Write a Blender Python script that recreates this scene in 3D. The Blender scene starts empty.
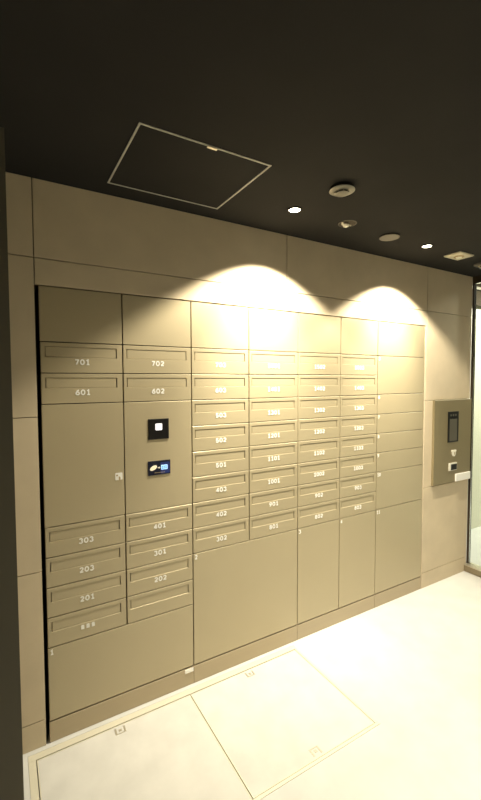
import bpy, bmesh, math
from mathutils import Matrix, Vector
S = 1.05                      # survey units to metres
scene = bpy.context.scene
COL = scene.collection

# ---------------------------------------------------------------- camera
R = ((0.8609228146850285, -0.5087263385441143, -0.0030691409603688397),
     (0.5080427622014703, 0.86004944581893, -0.04698406667348725),
     (0.02654164519082725, 0.038890400074794114, 0.9988909239013968))
cam_data = bpy.data.cameras.new('camera')
cam = bpy.data.objects.new('camera', cam_data)
COL.objects.link(cam)
M = Matrix.Identity(4)
for i in range(3):
    M[i][0] = R[0][i]; M[i][1] = R[2][i]; M[i][2] = -R[1][i]
M.translation = Vector((0, -1.78696, 1.5)) * S
cam.matrix_world = M
cam_data.sensor_fit = 'HORIZONTAL'
cam_data.sensor_width = 36
cam_data.lens = 36 * 403.73 / 481
cam_data.clip_start = 0.02
scene.camera = cam

# ---------------------------------------------------------------- world, exposure
w = bpy.data.worlds.new('night'); scene.world = w
w.use_nodes = True
w.node_tree.nodes['Background'].inputs[0].default_value = (1.0, 0.9, 0.7, 1)
w.node_tree.nodes['Background'].inputs[1].default_value = 0.05
scene.view_settings.view_transform = 'Standard'
scene.view_settings.look = 'None'
scene.view_settings.exposure = 0.0
scene.view_settings.gamma = 1.0
scene.view_settings.use_curve_mapping = False

LAMP = (1.0, 0.90, 0.69)
OUT_LAMP = (1.0, 0.98, 0.86)
WIDE_W, NARROW_W = 130.0, 108.0        # the two downlights over the lockers
ROOM_W = 60.0                         # the downlights deeper in the lobby
OUT_W = 200.0

# ---------------------------------------------------------------- materials
def mat(name, col, rough=0.6, metal=0.0, spec=0.5, noise=None, bump=None, emit=None):
    m = bpy.data.materials.new(name); m.use_nodes = True
    nt = m.node_tree; b = nt.nodes['Principled BSDF']
    b.inputs['Base Color'].default_value = (*col, 1)
    b.inputs['Roughness'].default_value = rough
    b.inputs['Metallic'].default_value = metal
    b.inputs['Specular IOR Level'].default_value = spec
    tc = nt.nodes.new('ShaderNodeTexCoord')
    if noise:
        scale, amt, stretch = noise
        mp = nt.nodes.new('ShaderNodeMapping'); mp.inputs['Scale'].default_value = stretch
        n = nt.nodes.new('ShaderNodeTexNoise'); n.inputs['Scale'].default_value = scale
        n.inputs['Detail'].default_value = 6
        r = nt.nodes.new('ShaderNodeValToRGB')
        r.color_ramp.elements[0].position = 0.3; r.color_ramp.elements[1].position = 0.7
        r.color_ramp.elements[0].color = (*[c * (1 - amt) for c in col], 1)
        r.color_ramp.elements[1].color = (*[min(1, c * (1 + amt)) for c in col], 1)
        nt.links.new(tc.outputs['Object'], mp.inputs['Vector'])
        nt.links.new(mp.outputs[0], n.inputs['Vector'])
        nt.links.new(n.outputs['Fac'], r.inputs[0])
        nt.links.new(r.outputs[0], b.inputs['Base Color'])
    if bump:
        n2 = nt.nodes.new('ShaderNodeTexNoise'); n2.inputs['Scale'].default_value = bump[0]
        n2.inputs['Detail'].default_value = 3
        bp = nt.nodes.new('ShaderNodeBump'); bp.inputs['Strength'].default_value = bump[1]
        bp.inputs['Distance'].default_value = 0.001
        nt.links.new(tc.outputs['Object'], n2.inputs['Vector'])
        nt.links.new(n2.outputs['Fac'], bp.inputs['Height'])
        nt.links.new(bp.outputs[0], b.inputs['Normal'])
    if emit:
        b.inputs['Emission Color'].default_value = (*emit[0], 1)
        b.inputs['Emission Strength'].default_value = emit[1]
    return m

M_WALL = mat('beige_tile', (0.66, 0.56, 0.405), 0.75, spec=0.3, noise=(5, 0.06, (1, 1, 1)), bump=(60, 0.1))
M_WALLBACK = mat('dark_joint_grout', (0.16, 0.125, 0.085), 0.9, spec=0.2)  # dark backing that shows in the tile joints
M_CAB = mat('champagne_steel', (0.50, 0.43, 0.285), 0.42, metal=0.25, spec=0.5, noise=(2.2, 0.02, (1, 1, 1)), bump=(350, 0.08))
M_CARC = mat('dark_carcass', (0.045, 0.033, 0.022), 0.8)
M_BLACKGAP = mat('gap_shade_black', (0.006, 0.004, 0.003), 0.9, spec=0.1)  # shade of the deep gap put into the colour, near black
M_PLINTH = mat('plinth_steel', (0.47, 0.39, 0.265), 0.5, metal=0.2)
M_FLOOR = mat('pale_stone_floor', (0.60, 0.60, 0.585), 0.5, spec=0.35, noise=(7, 0.05, (1, 1, 1)), bump=(40, 0.05))
M_LID = mat('pale_stone_lid', (0.61, 0.60, 0.57), 0.5, spec=0.35, noise=(9, 0.06, (1, 1, 1)))
M_CEIL = mat('dark_brown_ceiling', (0.024, 0.0228, 0.0212), 0.9, spec=0.12, noise=(3, 0.08, (1, 1, 1)))
M_PIER = mat('dark_brown_pier', (0.125, 0.115, 0.088), 0.7, spec=0.2)
M_CREAM = mat('cream_wall', (0.62, 0.55, 0.40), 0.8)
M_OUTW = mat('outside_cream_wall', (0.74, 0.73, 0.60), 0.8)
M_DARKMETAL = mat('dark_bronze_metal', (0.05, 0.036, 0.022), 0.45, metal=0.5)
M_SILL = mat('sill_bronze', (0.27, 0.22, 0.14), 0.4, metal=0.4)
M_DETG = mat('detector_grey_plastic', (0.17, 0.16, 0.125), 0.4)
M_ALU = mat('brushed_aluminium', (0.62, 0.58, 0.48), 0.35, metal=0.7)
M_STRIP = mat('hatch_aluminium', (0.72, 0.69, 0.57), 0.4, metal=0.2)
M_GREYFR = mat('grey_painted_frame', (0.42, 0.41, 0.36), 0.55)
M_NUM = mat('white_number', (0.95, 0.94, 0.90), 0.6)
M_WHITE = mat('white_plastic', (0.85, 0.82, 0.72), 0.5)
M_BLACK = mat('black_glass', (0.006, 0.006, 0.007), 0.35, spec=0.3)
M_SCRBLK = mat('screen_dark', (0.004, 0.005, 0.010), 0.4, spec=0.3, emit=((0.002, 0.003, 0.010), 1.0))
M_BTN = mat('lit_white_button', (0.85, 0.85, 0.85), 0.5, emit=((0.9, 0.9, 1.0), 0.65))
M_SCRCRM = mat('screen_cream_icon', (0.6, 0.55, 0.4), 0.5, emit=((0.75, 0.66, 0.45), 0.7))
M_SCRBLUE = mat('screen_blue_icon', (0.1, 0.25, 0.7), 0.5, emit=((0.10, 0.35, 0.95), 0.75))
M_SCRLB = mat('screen_light_blue', (0.4, 0.6, 0.9), 0.5, emit=((0.45, 0.75, 1.0), 0.8))
M_SCRNAVY = mat('screen_navy_glow', (0.005, 0.01, 0.04), 0.5, emit=((0.006, 0.02, 0.12), 0.7))
M_TAN = mat('tan_print', (0.45, 0.34, 0.18), 0.6)
M_BRONZE = mat('intercom_bronze', (0.29, 0.24, 0.14), 0.42, metal=0.35)
M_GREYSCR = mat('grey_glass', (0.10, 0.09, 0.07), 0.4)
M_DET = mat('detector_cream_plastic', (0.62, 0.58, 0.45), 0.5)
M_DET2 = mat('dull_grey_cover', (0.11, 0.10, 0.08), 0.6)
M_CHROME = mat('chrome', (0.8, 0.78, 0.7), 0.12, metal=1.0)
M_LENS = mat('lit_lamp_lens', (1, 1, 1), 0.5, emit=((1.0, 0.90, 0.66), 14.0))

def glass_mat():
    m = bpy.data.materials.new('clear_glass'); m.use_nodes = True
    nt = m.node_tree; nt.nodes.clear()
    o = nt.nodes.new('ShaderNodeOutputMaterial'); mx = nt.nodes.new('ShaderNodeMixShader')
    t = nt.nodes.new('ShaderNodeBsdfTransparent'); t.inputs[0].default_value = (0.93, 0.95, 0.90, 1)
    g = nt.nodes.new('ShaderNodeBsdfGlossy'); g.inputs['Roughness'].default_value = 0.02
    f = nt.nodes.new('ShaderNodeFresnel'); f.inputs[0].default_value = 1.3
    nt.links.new(f.outputs[0], mx.inputs[0]); nt.links.new(t.outputs[0], mx.inputs[1])
    nt.links.new(g.outputs[0], mx.inputs[2]); nt.links.new(mx.outputs[0], o.inputs[0])
    return m
M_GLASS = glass_mat()

# ---------------------------------------------------------------- mesh helpers (survey units, scaled on build)
class MB:
    def __init__(s): s.bm = bmesh.new()
    def box(s, x0, x1, y0, y1, z0, z1):
        v = [s.bm.verts.new((x, y, z)) for x in (x0, x1) for y in (y0, y1) for z in (z0, z1)]
        for f in ((0,1,3,2), (4,6,7,5), (0,4,5,1), (2,3,7,6), (0,2,6,4), (1,5,7,3)):
            s.bm.faces.new([v[i] for i in f])
        return s
    def rings(s, rr, cap0=True, cap1=True):
        """rr: list of (x0,x1,z0,z1,y) rectangles bridged in order (wall facing panels)."""
        L = [[s.bm.verts.new(p) for p in ((a, y, c), (b, y, c), (b, y, d), (a, y, d))] for a, b, c, d, y in rr]
        for A, B in zip(L, L[1:]):
            for i in range(4):
                j = (i + 1) % 4
                s.bm.faces.new((A[i], A[j], B[j], B[i]))
        if cap0: s.bm.faces.new(L[0])
        if cap1: s.bm.faces.new(L[-1][::-1])
        return s
    def flat_rings(s, rr, cap0=False, cap1=False):
        """rr: list of (x0,x1,y0,y1,z) rectangles, for floor and ceiling pieces."""
        L = [[s.bm.verts.new(p) for p in ((a, c, z), (b, c, z), (b, d, z), (a, d, z))] for a, b, c, d, z in rr]
        for A, B in zip(L, L[1:]):
            for i in range(4):
                j = (i + 1) % 4
                s.bm.faces.new((A[i], A[j], B[j], B[i]))
        if cap0: s.bm.faces.new(L[0])
        if cap1: s.bm.faces.new(L[-1][::-1])
        return s
    def lathe(s, prof, seg=32, cx=0, cy=0, closed=False):
        L = [[s.bm.verts.new((cx + r * math.cos(2*math.pi*k/seg), cy + r * math.sin(2*math.pi*k/seg), z)) for k in range(seg)] for r, z in prof]
        pairs = list(zip(L, L[1:]))
        if closed: pairs.append((L[-1], L[0]))
        for A, B in pairs:
            for i in range(seg):
                j = (i + 1) % seg
                s.bm.faces.new((A[i], A[j], B[j], B[i]))
        if not closed:
            s.bm.faces.new(L[0]); s.bm.faces.new(L[-1][::-1])
        return s
    def prism(s, pts, y0, y1):
        """outline pts (x,z) extruded between y0 and y1"""
        A = [s.bm.verts.new((x, y0, z)) for x, z in pts]; B = [s.bm.verts.new((x, y1, z)) for x, z in pts]
        n = len(pts)
        for i in range(n):
            j = (i + 1) % n
            s.bm.faces.new((A[i], A[j], B[j], B[i]))
        s.bm.faces.new(A); s.bm.faces.new(B[::-1])
        return s
    def ribbon(s, pts, w, y0, y1, closed=False):
        n = len(pts); P = [Vector(p) for p in pts]; le = []; ri = []
        for i in range(n):
            if closed: a, b = P[i-1], P[(i+1) % n]
            else: a, b = P[max(i-1, 0)], P[min(i+1, n-1)]
            d1 = (P[i]-a).normalized() if (P[i]-a).length > 1e-9 else (b-P[i]).normalized()
            d2 = (b-P[i]).normalized() if (b-P[i]).length > 1e-9 else d1
            t = (d1+d2)
            t = t.normalized() if t.length > 1e-6 else d1
            nn = Vector((-t.y, t.x)); k = max(0.5, nn.dot(Vector((-d1.y, d1.x))))
            le.append(P[i] + nn*w/2/k); ri.append(P[i] - nn*w/2/k)
        rng = range(n) if closed else range(n-1)
        vs = [[s.bm.verts.new((q.x, y, q.y)) for y in (y0, y1)] for q in le]
        us = [[s.bm.verts.new((q.x, y, q.y)) for y in (y0, y1)] for q in ri]
        for i in rng:
            j = (i+1) % n
            s.bm.faces.new((vs[i][0], vs[j][0], us[j][0], us[i][0]))
            s.bm.faces.new((vs[i][1], us[i][1], us[j][1], vs[j][1]))
            s.bm.faces.new((vs[i][0], vs[i][1], vs[j][1], vs[j][0]))
            s.bm.faces.new((us[i][0], us[j][0], us[j][1], us[i][1]))
        if not closed:
            for e in (0, n-1):
                s.bm.faces.new((vs[e][0], us[e][0], us[e][1], vs[e][1]))
        return s
    def mesh(s, name, m):
        bmesh.ops.recalc_face_normals(s.bm, faces=s.bm.faces[:])
        bmesh.ops.scale(s.bm, vec=(S, S, S), verts=s.bm.verts[:])
        me = bpy.data.meshes.new(name); s.bm.to_mesh(me); s.bm.free()
        me.materials.append(m)
        return me
    def build(s, name, m, parent=None, loc=(0, 0, 0), smooth=False):
        me = s.mesh(name, m)
        if smooth:
            for p in me.polygons: p.use_smooth = True
            me.set_sharp_from_angle(angle=math.radians(35))
        return link(name, me, parent, loc)

def link(name, data, parent=None, loc=(0, 0, 0)):
    o = bpy.data.objects.new(name, data); COL.objects.link(o)
    o.location = Vector(loc) * S
    if parent: o.parent = parent
    return o
def thing(name, label, cat, loc, group=None):
    o = link(name, None, None, loc); o.empty_display_size = 0.05
    o['label'] = label; o['category'] = cat
    if group: o['group'] = group
    return o
def struct(o, label=None):
    o['kind'] = 'structure'
    if label: o['label'] = label
    return o

# digits, drawn as wide strokes in a unit box (x 0..1 , z 0..1)
def arc(cx, cz, rx, rz, a0, a1, n=10):
    return [(cx + rx*math.cos(math.radians(a0+(a1-a0)*i/n)), cz + rz*math.sin(math.radians(a0+(a1-a0)*i/n))) for i in range(n+1)]
GL = {
 '0': [(arc(.5, .5, .42, .42, 0, 342, 19), True)],
 '1': [([(.18, .76), (.55, .92), (.55, .08)], False), ([(.2, .08), (.9, .08)], False)],
 '2': [(arc(.5, .68, .36, .24, 165, -35, 9) + [(.14, .12)], False), ([(.08, .09), (.94, .09)], False)],
 '3': [(arc(.48, .70, .34, .22, 160, -75, 9), False), (arc(.48, .29, .38, .23, 80, -165, 10), False)],
 '4': [([(.68, .92), (.12, .32)], False), ([(.04, .30), (.98, .30)], False), ([(.68, .96), (.68, .04)], False)],
 '5': [([(.86, .92), (.24, .92), (.18, .54)] + arc(.48, .34, .38, .26, 120, -160, 11), False)],
 '6': [([(.80, .94), (.40, .74), (.14, .36)], False), (arc(.5, .32, .38, .25, 0, 340, 16), True)],
 '7': [([(.06, .90), (.96, .90)], False), ([(.86, .90), (.36, .04)], False)],
 '8': [(arc(.5, .72, .32, .20, 0, 340, 14), True), (arc(.5, .29, .38, .23, 0, 340, 14), True)],
 '9': [([(.20, .06), (.60, .26), (.86, .64)], False), (arc(.5, .68, .38, .25, 0, 340, 16), True)],
}
def number(txt, x, z, h, y, center=True, wr=0.72, pitch=0.94):
    """white number; z is the top of the digits"""
    m = MB(); w = h * wr; p = h * pitch
    tot = p * (len(txt) - 1) + w
    if center: x = x - tot / 2
    for i, ch in enumerate(txt):
        for q, (pts, cl) in enumerate(GL[ch]):     # each stroke a hair prouder, so none are coplanar
            m.ribbon([(x + i*p + a*w, z - h + b*h) for a, b in pts], h * .24, y - .0008 - .0002*q, y + .00005*q, cl)
    return m

# ---------------------------------------------------------------- survey grid
CX = [0.1325, 0.4590, 0.7837, 1.1084, 1.4331, 1.7578, 2.0800, 2.5600]
ZT, ZB = 1.8798, 0.0922
Z = {i: 1.6600 - (i-1) * 0.12568 for i in range(1, 12)}
H = 2.2885
YF = 0.002        # locker fronts sit this far behind the tile face
XL, XR, YN = -1.25, 3.12, -3.6

# ================================================================= STRUCTURE
# floor with the pit for the two hatch lids
HX0, HX1, HY0, HY1 = 0.050, 1.386, -0.634, -0.020
m = MB()
m.flat_rings([(XL-.1, 3.17, YN-.1, 0.45, -.06), (XL-.1, 3.17, YN-.1, 0.45, 0), (HX0, HX1, HY0, HY1, 0), (HX0, HX1, HY0, HY1, -.03)], True, True)
struct(m.build('floor', M_FLOOR))
m = MB().flat_rings([(3.172, 7.5, YN-.1, 0.479, -.06), (3.172, 7.5, YN-.1, 0.479, 0)], True, True)
struct(m.build('floor_outside', M_FLOOR))
# ceiling
struct(MB().box(XL-.1, 3.14, YN-.1, 0.45, H, H+.08).build('ceiling', M_CEIL))
struct(MB().box(3.142, 7.5, YN-.1, 0.60, 2.62, 2.70).build('ceiling_outside', M_CEIL))

# tiled wall around the locker recess
m = MB()
T0, T1 = 0.0, 0.022
g = 0.0017
def tile(x0, x1, z0, z1):
    m.rings([(x0, x1, z0, z1, T1), (x0, x1, z0, z1, T0+.001), (x0+.001, x1-.001, z0+.001, z1-.001, T0)])
XJ, XM, XK = 0.1203, 1.3515, 2.5735
RX0, RX1 = 0.1215, 2.5615
for a, b in ((-0.30, XJ-g), (XJ+g, XM-g), (XM+g, XK-g), (XK+g, XR)):
    tile(a, b, 1.985+g, H)
tile(-0.30, XJ-g, 1.3585+g, 1.985-g); tile(XK+g, XR, 1.3585+g, 1.985-g)
tile(XJ+g, XM-g, ZT+.003, 1.985-g); tile(XM+g, XK-g, ZT+.003, 1.985-g)
tile(RX1, XK-g, 1.3585+g, ZT+.003) if False else None
for z0, z1 in ((.7315+g, 1.3585-g), (.1115+g, .7315-g), (0, .1115-g)):
    tile(-0.30, XJ-g, z0, z1); tile(XK-.010, XR, z0, z1)
tile(XK-.010, XK-g+.0034, 1.3585+g, ZT+.003)
struct(m.build('wall_back', M_WALL))
m = MB()
m.box(-0.30, RX0, T1+.0005, 0.44, 0, H).box(XK-.010, XR, T1+.0005, 0.44, 0, H).box(RX0, XK-.010, T1+.0005, 0.44, ZT+.003, H)
struct(m.build('wall_back_core', M_WALLBACK))
m = MB().box(RX0, XK-.010, .40, .44, 0, ZT+.003).box(RX0, RX0+.0015, .024, .40, 0, ZT+.003)
struct(m.build('wall_recess', M_BLACKGAP))

# dark pier and the lobby's other walls
PX = 0.0275
struct(MB().box(XL-.1, PX, -0.30, -0.002, 0, H).build('wall_left', M_PIER))
struct(MB().box(XL-.1, XL, YN-.1, -0.302, 0, H).build('wall_left_side', M_PIER))
struct(MB().box(XL, 3.14, YN-.1, YN, 0, H).build('wall_front', M_CREAM))
# outside passage
struct(MB().box(3.16, 7.5, .48, .60, 0, 2.225).build('wall_outside', M_OUTW))
m = MB().box(3.16, 7.5, .44, .60, 2.226, 2.615)
struct(m.build('trim_1', M_DARKMETAL))
struct(MB().box(3.16, 7.5, .425, .439, 2.37, 2.395).build('trim_2', M_ALU))
struct(MB().box(7.5, 7.6, YN-.1, .60, 0, 2.7).build('wall_right', M_OUTW))
struct(MB().box(3.16, 7.5, YN-.2, YN-.1, 0, 2.7).build('wall_outside_far', M_OUTW))

# glass side of the lobby: sill, jambs, header, panes
win = struct(link('window_1', None, None, (3.12, 0, 0)), 'full-height glazed screen with metal sill at the right end')
m = MB().box(-.030, .045, YN+.002, -.001, 0.012, .050).box(-.022, .040, YN+.002, -.001, 0.0002, .0118)
m.build('window_sill', M_SILL, win)
MB().box(-.030, .045, YN+.002, -.001, .0505, .0600).build('sill_cap', M_ALU, win)
m = MB()
for y in (-.018, -1.20, -2.40, YN+.03):
    m.box(.001, .030, y-.012 if y < -.1 else -.016, y+.012 if y < -.1 else -.001, .061, 2.235)
m.box(.001, .030, YN+.002, -.001, 2.236, H-.001)
m.build('window_frame', M_DARKMETAL, win)
MB().box(.011, .019, YN+.045, -.0165, .061, 2.2355).build('glass_pane', M_GLASS, win)

# ================================================================= LOCKERS AND MAILBOXES
GX, GZ = 0.0024, 0.0020      # half gaps
W = 0.3247; RH = 0.12568
DEP = 0.30

def front_rings(w, h, d=.018):
    x0, x1, z0, z1 = -w/2+GX, w/2-GX, GZ, h-GZ
    c = .0011
    return [(x0, x1, z0, z1, d), (x0, x1, z0, z1, c), (x0+c, x1-c, z0+c, z1-c, 0)]
def body_mesh(w, h):
    return MB().box(-w/2+.0015, w/2-.0015, .0185, DEP, .001, h-.001).mesh('body', M_CARC)

# one mailbox: carcass, door with a letter slot, spring flap
SX0, SX1, ST, SB = -W/2+.0165, W/2-.0245, RH-.0185, RH-.0620
me_body = body_mesh(W, RH)
_m = MB()
fr = front_rings(W, RH)
_m.rings(fr + [(SX0, SX1, SB, ST, 0), (SX0+.0002, SX1-.0002, SB+.0019, ST-.0002, .0042), (SX0+.0004, SX1-.0004, SB+.0020, ST-.0004, .0175)], True, True)
me_door = _m.mesh('door', M_CAB)
_m = MB(); k = .0036
_m.rings([(SX0+k, SX1-k, SB+.0024, ST-.0012, .0170), (SX0+k, SX1-k, SB+.0024, ST-.0012, .0022), (SX0+k+.0006, SX1-k-.0006, SB+.0028, ST-.0018, .0018)])
me_flap = _m.mesh('mail_flap', M_CAB)

proto = thing('mailbox', '', 'mailbox', (0, YF, 0), 'mailboxes in the locker wall')
link('body', me_body, proto); link('door', me_door, proto); link('mail_flap', me_flap, proto)
used = [False]
def place_mailbox(cx, zb, txt, label):
    if not used[0]:
        r = proto; used[0] = True
    else:
        r = proto.copy(); COL.objects.link(r)
        for ch in proto_parts:
            c = ch.copy(); COL.objects.link(c); c.parent = r
    r.location = Vector((cx, YF, zb)) * S
    r['label'] = label
    if txt == '***':
        n = MB()
        for i in (-1, 0, 1):
            x = i * .0215 - .004
            n.prism([(x-.0065, RH-.0885+.0025), (x+.0065, RH-.0885+.0025), (x+.0065, RH-.0705), (x+.003, RH-.0675), (x-.0045, RH-.0675), (x-.0065, RH-.0705)], -.0012, -.0004)
        n.build('room_label', M_NUM, r)
    elif txt:
        number(txt, -.004, RH - .0682, .0225, -.0004).build('room_number', M_NUM, r)
    return r
proto_parts = list(proto.children)

cols = {0: {1: '701', 2: '601', 7: '303', 8: '203', 9: '201', 10: '***'},
        1: {1: '702', 2: '602', 7: '401', 8: '301', 9: '202', 10: ''},
        2: {1: '703', 2: '603', 3: '503', 4: '502', 5: '501', 6: '403', 7: '402', 8: '302'},
        3: dict(zip(range(1, 9), ('1501', '1401', '1301', '1201', '1101', '1001', '901', '801'))),
        4: dict(zip(range(1, 9), ('1502', '1402', '1302', '1202', '1102', '1002', '902', '802'))),
        5: dict(zip(range(1, 9), ('1503', '1403', '1303', '1203', '1103', '1003', '903', '803')))}
for c, rows in cols.items():
    for r, t in rows.items():
        if t == '***': lab = 'mailbox marked with three small white blocks, directly below mailbox 201'
        elif t == '': lab = 'mailbox without a number, directly below mailbox 202'
        else: lab = 'champagne metal mailbox with mail slot and white number ' + t
        place_mailbox((CX[c]+CX[c+1])/2, Z[r+1], t, lab)

def unit(name, label, cat, x0, x1, z0, z1, group, num=None, part='door'):
    w, h = x1-x0, z1-z0
    t = thing(name, label, cat, ((x0+x1)/2, YF, z0), group)
    link('body', body_mesh(w, h), t)
    MB().rings(front_rings(w, h)).build(part, M_CAB, t)
    if num:
        number(num, -w/2+.0095, h-.0085, .0215, -.0004, center=False, pitch=.78, wr=.62).build('locker_number', M_NUM, t)
    return t
PG = 'numbered parcel lockers'
D7 = [Z[1], 1.4112, 1.2828, 1.1560, 1.0304, .9048, .6566, ZB]
unit('parcel_locker', 'wide parcel locker door numbered 1 at the bottom left, under the mailboxes', 'locker', CX[0], CX[2], ZB, Z[11], PG, '1')
unit('parcel_locker', 'largest parcel locker door numbered 2, below mailboxes 302 and 801', 'locker', CX[2], CX[4], ZB, Z[9], PG, '2')
unit('parcel_locker', 'tall narrow parcel locker door numbered 3, below mailbox 802', 'locker', CX[4], CX[5], ZB, Z[9], PG, '3')
unit('parcel_locker', 'tall narrow parcel locker door numbered 4, below mailbox 803', 'locker', CX[5], CX[6], ZB, Z[9], PG, '4')
for i in range(7):
    desc = ('square-ish parcel locker door numbered %d, topmost numbered door of the right column',
            'low parcel locker door numbered %d in the right column',
            'low parcel locker door numbered %d in the right column',
            'low parcel locker door numbered %d in the right column',
            'low parcel locker door numbered %d in the right column',
            'medium parcel locker door numbered %d in the right column',
            'tall parcel locker door numbered %d at the bottom right corner')[i] % (i+5)
    unit('parcel_locker', desc, 'locker', CX[6], CX[7], D7[i+1], D7[i], PG, str(i+5))

# equipment door with a small pictogram sticker
t = unit('equipment_locker', 'tall unnumbered cabinet door with small white sticker, left of the control panel', 'cabinet', CX[0], CX[1], Z[7], Z[3], None)
ox, oz = (CX[0]+CX[1])/2, Z[7]
def rr(x0, x1, z0, z1, r, n=4):
    P = []
    for cx, cz, a in ((x1-r, z1-r, 0), (x0+r, z1-r, 90), (x0+r, z0+r, 180), (x1-r, z0+r, 270)):
        P += [(cx + r*math.cos(math.radians(a+90*i/n)), cz + r*math.sin(math.radians(a+90*i/n))) for i in range(n+1)]
    return P
st = MB().prism(rr(.4175-ox, .4490-ox, 1.0665-oz, 1.0985-oz, .004), -.0012, -.0002).build('sticker', M_NUM, t)
m = MB().prism(rr(.4215-ox, .4290-ox, 1.0845-oz, 1.0905-oz, .002), -.0020, -.0014)
m.prism([(.4330-ox, 1.0670-oz), (.4395-ox, 1.0670-oz), (.4395-ox, 1.0790-oz), (.4330-ox, 1.0830-oz)], -.0020, -.0014)
m.build('pictogram', M_TAN, st)

# control panel with card reader and touch screen
t = unit('locker_control_panel', 'locker control panel with black card reader and small blue touch screen', 'control panel', CX[1], CX[2], Z[7], Z[3], None, part='face_plate')
ox, oz = (CX[1]+CX[2])/2, Z[7]
cr = MB().rings([(.5685-ox, .6660-ox, 1.2335-oz, 1.3275-oz, -.0002), (.5685-ox, .6660-ox, 1.2335-oz, 1.3275-oz, -.0030), (.5705-ox, .6640-ox, 1.2355-oz, 1.3255-oz, -.0040)]).build('card_reader', M_BLACK, t)
MB().prism(rr(.6005-ox, .6330-ox, 1.2750-oz, 1.3060-oz, .004), -.0055, -.0042).build('white_button', M_BTN, cr)
sc_ = MB().rings([(.5650-ox, .6715-ox, 1.0680-oz, 1.1335-oz, -.0002), (.5650-ox, .6715-ox, 1.0680-oz, 1.1335-oz, -.0030), (.5665-ox, .6700-ox, 1.0695-oz, 1.1320-oz, -.0036)]).build('touch_screen', M_SCRBLK, t)
m = MB().prism(rr(.6235-ox, .6680-ox, 1.0730-oz, 1.1250-oz, .004), -.0040, -.0037); m.build('navy_glow', M_SCRNAVY, sc_)
m = MB().prism([(.5895-ox+.0165*math.cos(a*math.pi/10)*1.0+.003*math.sin(a*math.pi/10), 1.1020-oz+.0115*math.sin(a*math.pi/10)+.0035*math.cos(a*math.pi/10)) for a in range(20)], -.0046, -.0037)
m.build('card_icon', M_SCRCRM, sc_)
m = MB().box(.6095-ox, .6175-ox, -.0046, -.0037, 1.0990-oz, 1.1035-oz).prism([(.6165-ox, 1.0955-oz), (.6225-ox, 1.1012-oz), (.6165-ox, 1.1070-oz)], -.0046, -.0037)
m.build('arrow_icon', M_WHITE, sc_)
MB().prism(rr(.6255-ox, .6570-ox, 1.0905-oz, 1.1125-oz, .002), -.0046, -.0041).build('locker_icon', M_SCRLB, sc_)
m = MB()
for a, b in ((.6290, .6350), (.6375, .6435), (.6460, .6530)):
    m.box(a-ox, b-ox, -.0052, -.0047, 1.0945-oz, 1.1000-oz); m.box(a-ox, b-ox, -.0052, -.0047, 1.1025-oz, 1.1080-oz)
m.build('locker_icon_doors', M_SCRBLUE, sc_)
m = MB()
for i in range(7): m.box(.5950-ox+i*.0072, .6000-ox+i*.0072, -.0043, -.0037, 1.0775-oz, 1.0795-oz)
m.build('caption_dots', M_TAN, sc_)

# filler panels above
lab = ('darkest blank top panel at the far left, above mailbox 701', 'blank top panel above mailbox 702', 'bright blank top panel above mailbox 703',
       'brightest blank top panel above mailbox 1501', 'blank top panel above mailbox 1502', 'blank top panel above mailbox 1503', 'wide blank top panel above parcel locker 5')
for i in range(7):
    unit('filler_panel', lab[i], 'panel', CX[i], CX[i+1], Z[1], ZT, 'blank top panels', part='face_plate')
# plinth
pl = ('metal plinth under locker 1, with a small cream label at its top right', 'plain metal plinth under wide locker 2',
      'metal plinth under narrow lockers 3 and 4', 'metal plinth under locker 11 at the right end')
for i, (a, b) in enumerate(((0, 2), (2, 4), (4, 6), (6, 7))):
    x0, x1 = CX[a], CX[b]
    t = thing('plinth_panel', pl[i], 'plinth', ((x0+x1)/2, YF, 0), 'plinth panels')
    w = x1-x0; gx = .0009
    MB().rings([(-w/2+gx, w/2-gx, .0004, ZB-.0045, .015), (-w/2+gx, w/2-gx, .0004, ZB-.0045, .001), (-w/2+gx+.001, w/2-gx-.001, .0014, ZB-.0055, 0)]).build('kickboard', M_PLINTH, t)
    MB().box(-w/2+.002, w/2-.002, .016, .28, .0006, ZB-.001).build('base_frame', M_CARC, t)
    if i == 0:
        cx = (x0+x1)/2
        MB().prism(rr(.7360-cx, .7815-cx, .0655, .0835, .002), -.0022, -.0002).build('label_plate', M_NUM, t)

# ================================================================= INTERCOM
IX0, IX1, IZ0, IZ1 = 2.6540, 3.112, .7400, 1.3570
PY = -.018
t = thing('intercom_panel', 'bronze entry intercom panel with dark screen on the wall beside the glass', 'intercom', (IX0, PY, IZ0))
L = lambda x, z: (x-IX0, z-IZ0)
MB().rings([(0, IX1-IX0, 0, IZ1-IZ0, -PY-.0005), (0, IX1-IX0, 0, IZ1-IZ0, .001), (.001, IX1-IX0-.001, .001, IZ1-IZ0-.001, 0)]).build('face_plate', M_BRONZE, t)
a, b = L(2.8130, 1.042); c, d = L(2.9430, 1.269)
q = MB().rings([(a, c, b, d, -.0002), (a, c, b, d, -.003), (a+.002, c-.002, b+.002, d-.002, -.004)]).build('camera_unit', M_BLACK, t)
MB().box(a+.017, c-.020, -.0055, -.0042, b+.010, d-.055).build('display', M_GREYSCR, q)
m = MB()
for k in range(3):
    x = a + .030 + k*.030; z = d-.026
    m.prism([(x+.008*math.cos(j*math.pi/6), z+.008*math.sin(j*math.pi/6)) for j in range(12)], -.006, -.0042)
m.build('camera_lens', M_GREYSCR, q)
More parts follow.
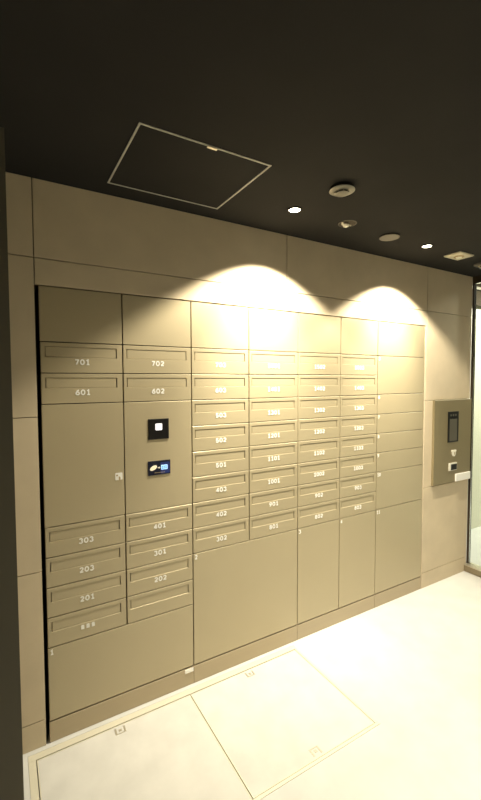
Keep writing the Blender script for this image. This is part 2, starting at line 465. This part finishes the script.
# round key switch
cx, cz = L(2.889, .962)
q = MB().prism([(cx+.020*math.cos(j*math.pi/12), cz-.004+.024*math.sin(j*math.pi/12)) for j in range(24)], -.007, -.0002).build('key_switch', M_WHITE, t)
MB().prism(rr(cx-.027, cx+.027, cz+.006, cz+.020, .004), -.0072, -.0002).build('switch_cap', M_WHITE, q)
MB().box(cx+.001, cx+.009, -.0085, -.0073, cz-.016, cz+.004).build('key_slot', M_TAN, q)
a, b = L(2.8330, .8290); c, d = L(2.931, .8860)
q = MB().prism(rr(a, c, b, d, .004), -.005, -.0002).build('key_reader', M_WHITE, t)
MB().box(a+.022, c-.004, -.0065, -.0052, b+.004, d-.010).build('reader_window', M_BLACK, q)
a, b = L(2.918, .7420); c, d = L(3.100, .7960)
MB().box(a, c, -.010, -.0002, b, d).build('label_plate', M_NUM, t)

# ================================================================= FLOOR HATCHES
fz = .0012
t = thing('hatch_frame', 'metal frame set into the floor around the two tiled hatch lids', 'hatch frame', ((HX0+HX1)/2, (HY0+HY1)/2, 0))
ox, oy = (HX0+HX1)/2, (HY0+HY1)/2
fw, gr = .027, .0035
m = MB()
def fb(x0, x1, y0, y1, z1=fz, z0=-.029): m.box(x0-ox, x1-ox, y0-oy, y1-oy, z0, z1)
e = .0006
fb(HX0+e, HX1-e, HY1-.012, HY1-e, -.0003); fb(HX0+e, HX1-e, HY1-.033, HY1-.0125)
fb(HX0+e, HX0+fw, HY0+.014, HY1-.0335); fb(HX1-.016, HX1-e, HY0+.014, HY1-.0335); fb(HX0+e, HX1-e, HY0+e, HY0+.0135)
m.build('frame_rails', M_STRIP, t)
MD = .7375
lids = ((HX0+fw+gr, MD-.0018, 'pale stone floor hatch lid nearer the dark pier, lower left', .3995), (MD+.0018, HX1-.016-.0018, 'pale stone floor hatch lid right of the divider seam', 1.0560))
Y0, Y1 = HY0+.0135+.0018, HY1-.033-gr
for x0, x1, lb, hx in lids:
    q = thing('floor_hatch', lb, 'floor hatch', ((x0+x1)/2, (Y0+Y1)/2, -.0285), 'floor hatch lids')
    cx, cy = (x0+x1)/2, (Y0+Y1)/2
    MB().flat_rings([(x0-cx+.0042, x1-cx-.0042, Y0-cy+.0042, Y1-cy-.0042, 0), (x0-cx+.0042, x1-cx-.0042, Y0-cy+.0042, Y1-cy-.0042, .0288)], True, True).build('stone_infill', M_LID, q)
    m = MB()
    a = [(x0-cx, x1-cx, Y0-cy, Y1-cy)]; X0, X1, A0, A1 = a[0]
    m.flat_rings([(X0, X1, A0, A1, 0), (X0, X1, A0, A1, .0292), (X0+.004, X1-.004, A0+.004, A1-.004, .0292), (X0+.004, X1-.004, A0+.004, A1-.004, 0), (X0, X1, A0, A1, 0)])
    bmesh.ops.remove_doubles(m.bm, verts=m.bm.verts[:], dist=1e-6)
    m.build('edge_strip', M_STRIP, q)
    for yy, sgn in ((Y1-.012, -1), (Y0+.012, 1)):
        ly0, ly1 = sorted((yy, yy+sgn*.034))
        m = MB(); zz0, zz1 = .0290, .0297
        lx0, lx1 = hx-.022, hx+.022
        m.box(lx0-cx, lx0-cx+.007, ly0-cy, ly1-cy, zz0, zz1).box(lx1-cx-.007, lx1-cx, ly0-cy, ly1-cy, zz0, zz1)
        m.box(lx0-cx+.0072, lx1-cx-.0072, ly0-cy if sgn < 0 else ly1-cy-.004, ly0-cy+.004 if sgn < 0 else ly1-cy, zz0, zz1)
        m.box(lx0-cx+.016, lx1-cx-.016, (ly0+ly1)/2-cy-.006, (ly0+ly1)/2-cy+.006, zz0, zz1)
        m.build('lifting_latch', M_ALU, q)

# ================================================================= CEILING
# access panel
AX0, AX1, AY0, AY1 = .381, .8715, -.5415, -.1085
t = thing('ceiling_access_panel', 'square ceiling access panel with thin light metal frame', 'access panel', ((AX0+AX1)/2, (AY0+AY1)/2, H))
hx, hy = (AX1-AX0)/2, (AY1-AY0)/2
m = MB().flat_rings([(-hx, hx, -hy, hy, -.0005), (-hx, hx, -hy, hy, -.003), (-hx+.0065, hx-.0065, -hy+.0065, hy-.0065, -.003), (-hx+.0065, hx-.0065, -hy+.0065, hy-.0065, -.0005), (-hx, hx, -hy, hy, -.0005)])
bmesh.ops.remove_doubles(m.bm, verts=m.bm.verts[:], dist=1e-6)
m.build('frame', M_GREYFR, t)
MB().box(-hx+.0085, hx-.0085, -hy+.0085, hy-.0085, -.0022, -.0004).build('panel', M_CEIL, t)
MB().box(.614-(AX0+AX1)/2, .650-(AX0+AX1)/2, -hy+.001, -hy+.011, -.0060, -.0033).build('latch', M_ALU, t)

def lamp(parent, kind, energy, size, blend, loc, rad=.02, col=LAMP, tilt=0):
    l = bpy.data.lights.new('spot', 'SPOT'); l.energy = energy; l.color = col
    l.spot_size = math.radians(size); l.spot_blend = blend; l.shadow_soft_size = rad
    o = bpy.data.objects.new('lamp', l); COL.objects.link(o); o.parent = parent; o.location = Vector(loc)*S; o.rotation_euler = (math.radians(tilt), 0, 0)
def downlight(x, y, label, z=H, e=(WIDE_W, NARROW_W), grp='ceiling downlights', r=.026, wide=(117, .28), col=LAMP, tilt=0):
    t = thing('downlight', label, 'ceiling light', (x, y, z), grp)
    m = MB().lathe([(r+.001, -.0003), (r+.009, -.0003), (r+.009, -.003), (r+.001, -.0045)], closed=True)
    m.build('trim_ring', M_CEIL, t, smooth=True)
    MB().lathe([(r, -.0004), (r, -.0030)]).build('lens', M_LENS, t)
    lamp(t, 'w', e[0], wide[0], wide[1], (0, 0, -.007), .012, col)
    lamp(t, 'n', e[1], 66, 1.0, (0, 0, -.007), .012, col, tilt)
    return t
downlight(1.183, -.280, 'lit round recessed downlight nearer the access panel', e=(WIDE_W*1.25, NARROW_W*1.2), tilt=19)
downlight(2.168, -.272, 'lit round recessed downlight beside the square white ceiling plate', tilt=17)
for i, (x, y) in enumerate(((1.45, -1.85), (2.60, -1.75))):
    downlight(x, y, 'lit round downlight deeper in the lobby, %s' % ('farther from the glass', 'nearer the glass')[i], e=(ROOM_W, ROOM_W*.6), grp='lobby downlights', wide=(178, 1.0))
for i, (x, y) in enumerate(((4.1, -.10), (5.2, -.25))):
    downlight(x, y, 'lit round downlight outside the glass, %s' % ('nearer the glass', 'farther from the glass')[i], z=2.62, e=(OUT_W, OUT_W*.4), grp='passage downlights', wide=(160, .6), col=OUT_LAMP)

def lathed(t, name, prof, m, seg=32, cx=0, cy=0, closed=False):
    return MB().lathe(prof, seg, cx, cy, closed).build(name, m, t, smooth=True)
# smoke detector hanging on its base
t = thing('smoke_detector', 'dome smoke detector hanging under a dark round base, largest ceiling fitting', 'smoke detector', (1.216, -.548, H))
lathed(t, 'base', [(.047, -.0003), (.047, -.009), (.044, -.0105)], M_CEIL)
lathed(t, 'housing', [(.040, -.011), (.050, -.0125), (.052, -.015), (.046, -.0185), (.032, -.0205), (.029, -.0206)], M_DETG)
lathed(t, 'sensor_ring', [(.024, -.0207), (.024, -.0255)], M_BLACK)
lathed(t, 'sensor_cap', [(.029, -.0257), (.029, -.0275), (.022, -.030), (.004, -.031)], M_DETG)
m = MB()
for k in range(8):
    a = k*math.pi/4+.2
    m.lathe([(.0022, -.0207), (.0022, -.0256)], 8, .0265*math.cos(a), .0285*math.sin(a))
m.build('sensor_ribs', M_DET, t)
# recessed round fitting whose plain white bulb imitates a bright reflection
t = thing('emergency_light', 'small round ceiling fitting with white bulb imitating a chrome glint, behind the smoke detector', 'ceiling light', (1.516, -.282, H))
lathed(t, 'rim', [(.040, -.0003), (.046, -.0003), (.046, -.002), (.040, -.003)], M_DET2, closed=True)
lathed(t, 'reflector', [(.0385, -.0003), (.0385, -.0012)], M_DARKMETAL)
lathed(t, 'bulb', [(.002, -.0013), (.013, -.004), (.017, -.010), (.013, -.017), (.003, -.021)], M_WHITE, 24, -.010, 0)
lathed(t, 'socket', [(.007, -.0013), (.007, -.010), (.002, -.012)], M_WHITE, 16, -.029, .003)
lathed(t, 'test_button', [(.005, -.0013), (.005, -.006)], M_ALU, 16, .024, .004)
# flat cover
t = thing('ceiling_cover', 'plain flat grey round cover plate on the ceiling', 'cover plate', (1.846, -.268, H))
lathed(t, 'spacer', [(.040, -.0003), (.040, -.005)], M_BLACKGAP)
lathed(t, 'disc', [(.050, -.0052), (.054, -.007), (.052, -.0095), (.030, -.0105), (.001, -.0107)], M_DET2)
# square plate
t = thing('alarm_plate', 'square cream ceiling plate with round centre, beside the corner above the intercom', 'ceiling plate', (2.506, -.261, H))
M_ = (.0725, .0545)
m = MB().flat_rings([(-M_[0], M_[0], -M_[1], M_[1], -.0003), (-M_[0], M_[0], -M_[1], M_[1], -.006), (-M_[0]+.004, M_[0]-.004, -M_[1]+.004, M_[1]-.004, -.009)], True, True)
m.build('plate', M_DET, t)
lathed(t, 'grille', [(.030, -.0092), (.030, -.0115), (.022, -.013)], M_TAN)
lathed(t, 'speaker_dome', [(.019, -.0132), (.015, -.017), (.003, -.0185)], M_WHITE)
# small detector at the right edge
t = thing('ceiling_sensor', 'small round chrome-tipped ceiling sensor at the right edge above the glass', 'ceiling sensor', (2.822, -.225, H))
lathed(t, 'base', [(.044, -.0003), (.044, -.008), (.036, -.013)], M_DET2)
lathed(t, 'sensor_dome', [(.016, -.0132), (.014, -.021), (.003, -.025)], M_CHROME)
